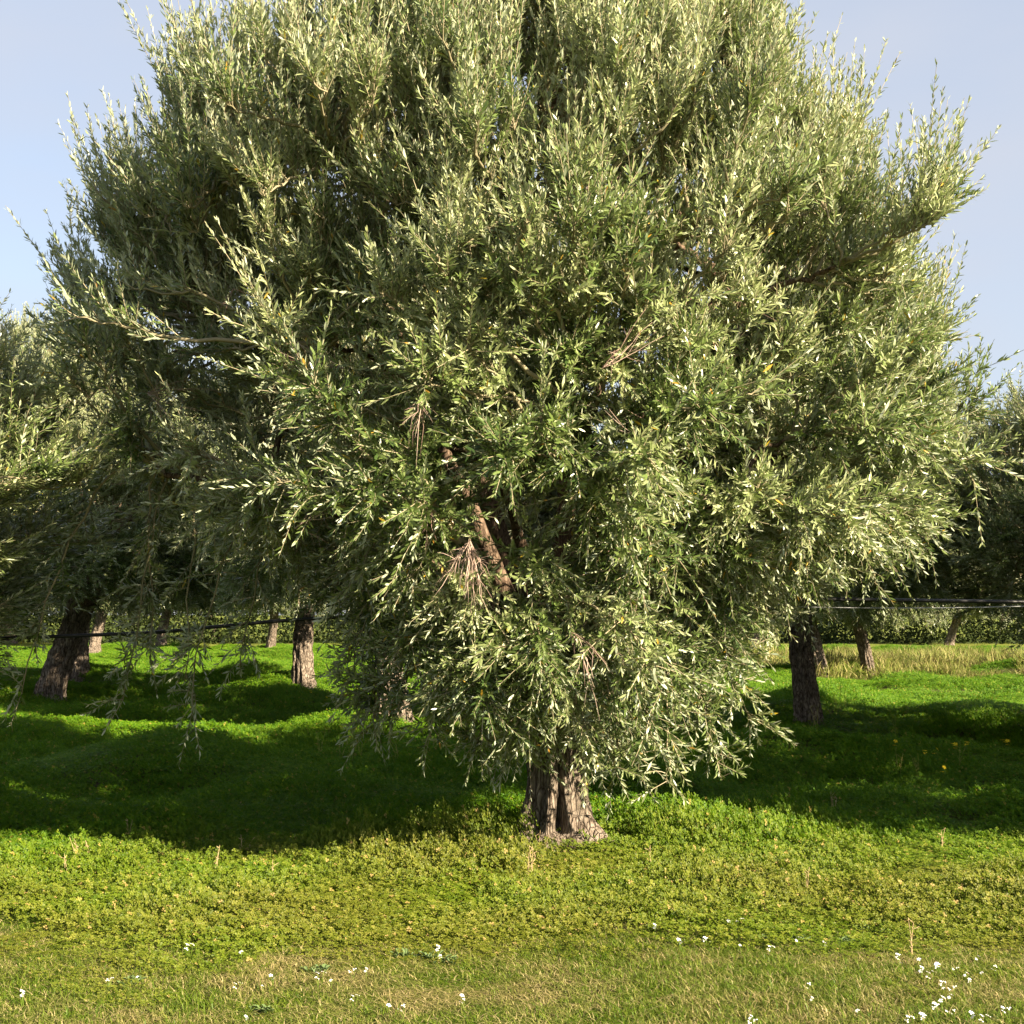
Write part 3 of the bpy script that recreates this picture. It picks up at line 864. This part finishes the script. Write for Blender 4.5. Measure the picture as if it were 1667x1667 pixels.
def lown(x, y, s, seed):
    g = np.random.default_rng(seed); v = 0
    for _ in range(8):
        th = g.uniform(0, 6.28); k = s * g.uniform(0.6, 1.8)
        v = v + np.sin(k * (x * math.cos(th) + y * math.sin(th)) + g.uniform(0, 6.28))
    return v / 2.8

gs = np.random.default_rng(77)
near = jitter_grid(-9, 9, 6.0, 17, 0.30, gs)
near = near[(np.abs(near[:, 0]) < 0.42 * near[:, 1] + 2.5) & (near[:, 1] > edge_y(near[:, 0]) - 0.12 + gs.uniform(-0.2, 0.2, len(near)))]
far = jitter_grid(-30, 34, 17, 62, 0.36, gs)
far = far[np.abs(far[:, 0]) < 0.42 * far[:, 1] + 4]
def trunk_gap(p):
    return np.hypot(p[:, 0] - MAIN[0] - 0.02, p[:, 1] - MAIN[1] + 0.22) > 0.37
mixin = jitter_grid(-6, 6, 4.2, 7.2, 0.22, gs)
mixin = mixin[(mixin[:, 1] < edge_y(mixin[:, 0])) & (mixin[:, 1] > 5.7) & (lown(mixin[:, 0], mixin[:, 1], 2.6, 31) + 0.5 * (mixin[:, 1] - 6.2) > 0.4) & (gs.uniform(size=len(mixin)) < 0.30)]
n_main = len(near)
small = np.concatenate([np.ones(len(near)), np.full(len(mixin), 0.5)])
near = np.concatenate([near, mixin])
keep_ = trunk_gap(near); near = near[keep_]; small = small[keep_]
bare = lown(near[:, 0], near[:, 1], 2.0, 3)
keep_ = (bare < 1.2) | (near[:, 1] > 10); near = near[keep_]; small = small[keep_]
x, y = near[:, 0], near[:, 1]
tall = 0.85 + 0.35 * lown(x, y, 2.2, 4) + 0.25 * lown(x, y, 5.0, 5)
tall += 1.1 * np.exp(-((x - MAIN[0] - 0.75) ** 2 + (y - MAIN[1] - 0.1) ** 2) / (2 * 0.35 ** 2))      # bushy clover beside the trunk
tall += 1.0 * np.exp(-((x - MAIN[0] + 0.75) ** 2 + (y - MAIN[1] - 0.1) ** 2) / (2 * 0.5 ** 2))
tall *= np.clip(0.6 + (y - 6.6) / 1.8, 0.45, 1.25)
tall = np.clip(tall, 0.3, 2.6)
s1x = gs.uniform(0.85, 1.15, len(x)) * small
s1 = np.stack([s1x, s1x, tall * (0.4 + 0.6 * small)], 1)
s2x = gs.uniform(0.85, 1.1, len(far))
s2 = np.stack([s2x, s2x, 0.8 + 0.7 * np.clip(lown(far[:, 0], far[:, 1], 1.2, 6) + 0.4, 0, 1.5)], 1)
scatter("clover", 'clover', 12, np.concatenate([near, far]), np.concatenate([s1, s2]), "low yellow-green clover carpet under the olive trees", 1)

gr = jitter_grid(-6, 6, 3.4, 7.6, 0.17, gs)
gr = gr[(gr[:, 1] < edge_y(gr[:, 0]) + gs.uniform(-0.1, 0.5, len(gr)))]
thin = lown(gr[:, 0], gr[:, 1], 3.5, 12)
gr = gr[thin < 1.25]
hh = np.clip(0.75 + 0.3 * lown(gr[:, 0], gr[:, 1], 3.0, 8), 0.35, 1.5)
scatter("short_grass", 'grass', 5, gr, np.stack([np.ones(len(gr)), np.ones(len(gr)), hh], 1), "short straw-flecked grass in the foreground", 2)
tu = jitter_grid(-6, 6, 3.4, 9.0, 0.10, gs)
lush_ = lown(tu[:, 0], tu[:, 1], 2.4, 14) + 0.6 * lown(tu[:, 0], tu[:, 1], 9.0, 15) + 1.1 * np.exp(-((tu[:, 0] - 2.0) ** 2 / 1.3 + (tu[:, 1] - 6.0) ** 2 / 0.5))
tu = tu[(tu[:, 1] < edge_y(tu[:, 0]) + gs.exponential(0.32, len(tu)) - 0.05) & (lush_ + gs.normal(0, 0.5, len(tu)) > 0.25)]
ts = gs.uniform(0.6, 1.25, len(tu))
scatter("grass_tufts", 'tuft', 5, tu, np.stack([ts, ts, ts * gs.uniform(0.7, 1.2, len(tu))], 1), "greener longer grass tufts in the foreground", 4)
tg = jitter_grid(7, 30, 29, 48, 0.6, gs)
tg = tg[gs.uniform(size=len(tg)) < np.clip((tg[:, 1] - 29) / 12 + 0.25 * lown(tg[:, 0], tg[:, 1], 1.0, 21), 0.02, 0.8)]
scatter("dry_grass", 'tall', 3, tg, np.stack([np.ones(len(tg))] * 2 + [gs.uniform(0.15, 0.6, len(tg))], 1), "tall dry straw-coloured grass at the far edge of the grove", 3)

# far wood behind the grove
g = np.random.default_rng(31); n = 170000
xx = g.uniform(-48, 52, n); yy = 74 + g.uniform(0, 10, n)
ht = 7.0 + 1.6 * np.sin(xx * 0.35) + 1.2 * np.sin(xx * 1.3 + 1) + 0.5 * np.sin(xx * 3.1)
zz = ht * g.uniform(0, 1, n) ** 1.25 * (1 - 0.25 * ((yy - 74) / 10 - 0.5) ** 2)
C = np.stack([xx, yy, zz], 1)
l = norm(g.normal(size=(n, 3))); b = norm(np.cross(l, g.normal(size=(n, 3))))
s_ = g.uniform(0.06, 0.17, n)[:, None]
Vv = np.stack([C - l * s_, C - b * s_ * 0.5, C + l * s_, C + b * s_ * 0.5], 1)
mb = MB(); mb.add(Vv.reshape(-1, 3), np.arange(n * 4).reshape(-1, 4), 0, np.repeat(g.uniform(0, 0.7, n), 4))
tag(link("distant_trees", mb.mesh("distant_trees", [M_FAR])), "dark line of distant trees behind the grove", None, None, 'stuff')

# ------------------------------------------------------------------ irrigation pipe and wire
def catenary(A, B, sag, n=30):
    t = np.linspace(0, 1, n)[:, None]
    P = np.array(A) * (1 - t) + np.array(B) * t
    P[:, 2] -= sag * 4 * (t * (1 - t))[:, 0]
    return P
yp = MAIN[1] + 0.30
pA = at_depth(-420, 1052, yp - 0.1); pB = at_depth(40, 1038, yp - 0.1); pC = at_depth(250, 1030, yp); pD = at_depth(460, 1010, yp)
pE = at_depth(880, 985, yp); pF = at_depth(1250, 974, yp); pG = at_depth(1667, 980, yp); pH = at_depth(2250, 985, yp + 1.2)
pts_ = [pA, pB, pC, pD, pE, pF, pG, pH]
tt = np.linspace(0, len(pts_) - 1, 90)
PP = np.array([[np.interp(q, range(len(pts_)), [p[k] for p in pts_]) for k in range(3)] for q in tt])
for _ in range(3): PP[1:-1] = (PP[:-2] + PP[1:-1] * 2 + PP[2:]) / 4
mb = MB(); add_tube(mb, PP, np.full(len(PP), 0.0125), 10)
tag(link("irrigation_pipe", mb.mesh("irrigation_pipe", [M_PIPE])), "black irrigation pipe strung at head height through the olive trees", "pipe")
q0 = at_depth(1300, 988, yp); q1 = at_depth(1667, 987, yp); q2 = at_depth(2250, 991, yp + 1.2)
mb = MB(); add_tube(mb, np.concatenate([catenary(q0, q1, 0.01, 14), catenary(q1, q2, 0.02, 10)[1:]]), np.full(23, 0.0035), 6)
tag(link("support_wire", mb.mesh("support_wire", [M_WIRE])), "thin pale wire running just below the black pipe at right", "wire")

# ------------------------------------------------------------------ flowers, stalks and weeds
def flower_mesh(seed, petal, n_heads, size, height):
    g = np.random.default_rng(seed); mb = MB()
    for h in range(n_heads):
        b0 = np.array([g.normal(0, 0.006), g.normal(0, 0.006), -0.02])
        tip = np.array([g.normal(0, 0.014), g.normal(0, 0.014) - 0.005, height * g.uniform(0.75, 1.1)])
        s = np.linspace(0, 1, 5)[:, None]
        add_tube(mb, b0 * (1 - s) + tip * s + np.array([0.006, 0, 0]) * np.sin(s * 3.14), np.full(5, 0.0011), 4, 2)
        nrm = norm(np.array([g.normal(0.1, 0.4), g.normal(-0.45, 0.35), 1.0]))
        e1 = norm(np.cross(nrm, [0.2, 0.9, 0.1])); e2 = np.cross(nrm, e1)
        np_ = int(g.integers(3, 6))
        for q in range(np_):
            a = q * 2 * math.pi / np_ + g.normal(0, 0.08)
            l = e1 * math.cos(a) + e2 * math.sin(a); b = np.cross(nrm, l)
            sz = size * g.uniform(0.85, 1.15)
            rows = [(0.06, 0.05, 0.0), (0.4, 0.22, 0.16), (0.75, 0.33, 0.22), (1.0, 0.20, 0.10)]
            V = []
            for r_, w_, z_ in rows:
                V += [tip + l * sz * r_ - b * sz * w_ + nrm * sz * z_, tip + l * sz * r_ + nrm * sz * (z_ - 0.06), tip + l * sz * r_ + b * sz * w_ + nrm * sz * z_]
            Fq = []
            for r_ in range(3):
                for c_ in range(2):
                    k = r_ * 3 + c_; Fq.append([k, k + 1, k + 4, k + 3])
            mb.add(V, Fq, 0, 0.5, True)
        # domed eye
        th = np.arange(8) * 2 * math.pi / 8
        ring = tip + size * 0.17 * (e1 * np.cos(th)[:, None] + e2 * np.sin(th)[:, None]) + nrm * size * 0.08
        mb.add(np.concatenate([ring, [tip + nrm * size * 0.2]]), [[k, (k + 1) % 8, 8] for k in range(8)], 1, 0.5, True)
    return mb.mesh("flower", [petal, M_YEYE, M_STEM])

WF = [(446, 1588), (383, 1603), (226, 1585), (178, 1594), (35, 1620), (517, 1592), (541, 1594), (575, 1578), (594, 1572), (306, 1541), (396, 1552),
      (429, 1600), (711, 1543), (718, 1549), (752, 1622), (756, 1626), (402, 1651), (574, 1624), (632, 1641), (658, 1642),
      (1065, 1503), (1149, 1525), (1187, 1499), (1206, 1495), (1109, 1532), (1254, 1540), (1205, 1533), (1345, 1536), (1295, 1523),
      (1462, 1550), (1499, 1563), (1466, 1561), (1498, 1578), (1528, 1572), (1522, 1566), (1557, 1570), (1569, 1579), (1580, 1590), (1602, 1584),
      (1623, 1574), (1588, 1551), (1534, 1596), (1539, 1606), (1553, 1607), (1530, 1628), (1524, 1640), (1539, 1642), (1554, 1643), (1543, 1618),
      (1511, 1590), (1631, 1642), (1643, 1647), (1585, 1655), (1600, 1660), (1400, 1650), (1319, 1605), (1320, 1618), (1480, 1661), (1500, 1655), (1227, 1664), (1220, 1652), (1505, 1658)]
wf_me = [flower_mesh(60 + k, M_PETAL, h, 0.0125, 0.07) for k, h in enumerate((2, 3, 1, 2))]
GW = "small white flowers in the foreground grass"
for k, (px, py) in enumerate(WF):
    p = to_ground(px, py + 22)
    o = link("white_flower", wf_me[k % 4])
    o.location = (p[0], p[1], float(hgt(p[0], p[1])))
    o.rotation_euler = (0, 0, gs.uniform(-1.2, 1.2)); sc_ = gs.uniform(0.55, 0.95); o.scale = (sc_, sc_, sc_)
    tag(o, "small white flower standing in the short foreground grass", "flower", GW)
YF = [(1198, 1231), (1203, 1234), (1462, 1226), (1508, 1240), (1526, 1239), (1552, 1228), (1560, 1231), (1634, 1222), (1645, 1225), (1576, 1226), (1541, 1271), (506, 1128), (530, 1140)]
yf_me = [flower_mesh(80 + k, M_YPETAL, 2, 0.022, 0.24) for k in range(2)]
GY = "yellow flowers in the shaded clover"
for k, (px, py) in enumerate(YF):
    p = to_ground(px, py + 20)
    o = link("yellow_flower", yf_me[k % 2]); o.location = (p[0], p[1], float(hgt(p[0], p[1])))
    o.rotation_euler = (0, 0, gs.uniform(-1.5, 1.5))
    tag(o, "tiny yellow flower on a thin stem above the shaded clover", "flower", GY)

def stalk_mesh(seed, h, dry):
    g = np.random.default_rng(seed); mb = MB()
    for q in range(g.integers(2, 4)):
        lean = np.array([g.normal(0, 0.12), g.normal(0, 0.12), 0]) * h
        s = np.linspace(0, 1, 7)[:, None]
        P = np.array([g.normal(0, 0.01), g.normal(0, 0.01), -0.02]) + np.array([0, 0, h * g.uniform(0.65, 1.0)]) * s + lean * s ** 2
        add_tube(mb, P, np.linspace(0.0022, 0.001, 7), 4, 0)
        for z_ in range(6 if dry else 4):
            i0 = g.integers(3, 7) if not dry else g.integers(2, 7)
            d = norm(np.array([g.normal(0, 0.7), g.normal(0, 0.7), 0.7])); l = h * g.uniform(0.06, 0.18)
            s2 = np.linspace(0, 1, 4)[:, None]
            add_tube(mb, P[i0] + d * l * s2, np.array([0.0009, 0.0018 if dry else 0.0014, 0.0014, 0.0005]), 4, 0)
    return mb.mesh("stalk", [M_DSTEM if dry else M_STALK])
ST = [(573, 1255), (588, 1252), (555, 1250), (650, 1252), (520, 1245), (1458, 1210), (1478, 1170), (1360, 1160), (1362, 1163), (1377, 1160), (1466, 1275), (1498, 1275), (1322, 1200), (1330, 1205), (1562, 1262), (770, 1262)]
st_me = [stalk_mesh(100 + k, 0.36, False) for k in range(4)]
for k, (px, py) in enumerate(ST):
    p = to_ground(px, py)
    o = link("grass_stalk", st_me[k % 4]); o.location = (p[0], p[1], float(hgt(p[0], p[1]))); o.rotation_euler = (0, 0, gs.uniform(0, 6.28))
    tag(o, "thin pale grass stalk rising above the clover", "grass stalk", "thin grass stalks above the clover")
DW = [(870, 1425), (440, 1450), (395, 1405), (208, 1380), (130, 1420), (145, 1412), (110, 1435), (790, 1390), (1290, 1330), (1355, 1335), (1530, 1390), (1060, 1420), (880, 1400), (350, 1430), (855, 1440), (1490, 1560), (1310, 1460)]
dw_me = [stalk_mesh(120 + k, 0.20, True) for k in range(5)]
for k, (px, py) in enumerate(DW):
    p = to_ground(px, py)
    o = link("dry_weed", dw_me[k % 5]); o.location = (p[0], p[1], float(hgt(p[0], p[1]))); o.rotation_euler = (0, 0, gs.uniform(0, 6.28))
    tag(o, "dry brown weed stem sticking out of the sunny clover", "weed", "dry weed stems in the clover")
def weed_mesh(seed):
    g = np.random.default_rng(seed); mb = MB()
    for q in range(30):
        a = g.uniform(0, 6.28); l = np.array([math.cos(a), math.sin(a), 0]); b = np.array([-l[1], l[0], 0]); ln = g.uniform(0.02, 0.05); h = g.uniform(0.015, 0.05)
        c0 = np.array([g.normal(0, 0.018), g.normal(0, 0.018), 0])
        V = []
        for r_, w_ in ((0.05, 0.02), (0.35, 0.15), (0.7, 0.19), (0.95, 0.08)):
            z = h * (1.6 * r_ - 0.9 * r_ * r_)
            V += [c0 + l * ln * r_ - b * ln * w_ + np.array([0, 0, z]), c0 + l * ln * r_ + np.array([0, 0, z - 0.006]), c0 + l * ln * r_ + b * ln * w_ + np.array([0, 0, z])]
        Fq = [[r_ * 3 + c_, r_ * 3 + c_ + 1, r_ * 3 + c_ + 4, r_ * 3 + c_ + 3] for r_ in range(3) for c_ in range(2)]
        mb.add(V, Fq, 0, 0.5, True)
    return mb.mesh("weed", [M_WEED])
wd_me = [weed_mesh(140 + k) for k in range(3)]
for k, (px, py) in enumerate([(700, 1565), (655, 1560), (730, 1570), (520, 1585), (1300, 1535), (1440, 1515), (1410, 1520), (1460, 1505), (1380, 1540), (215, 1605), (1250, 1535), (430, 1650)]):
    p = to_ground(px, py)
    o = link("leafy_weed", wd_me[k % 3]); o.location = (p[0], p[1], float(hgt(p[0], p[1]))); o.rotation_euler = (0, 0, gs.uniform(0, 6.28))
    tag(o, "low grey-green broad-leaved weed in the foreground grass", "weed", "broad-leaved weeds in the foreground grass")
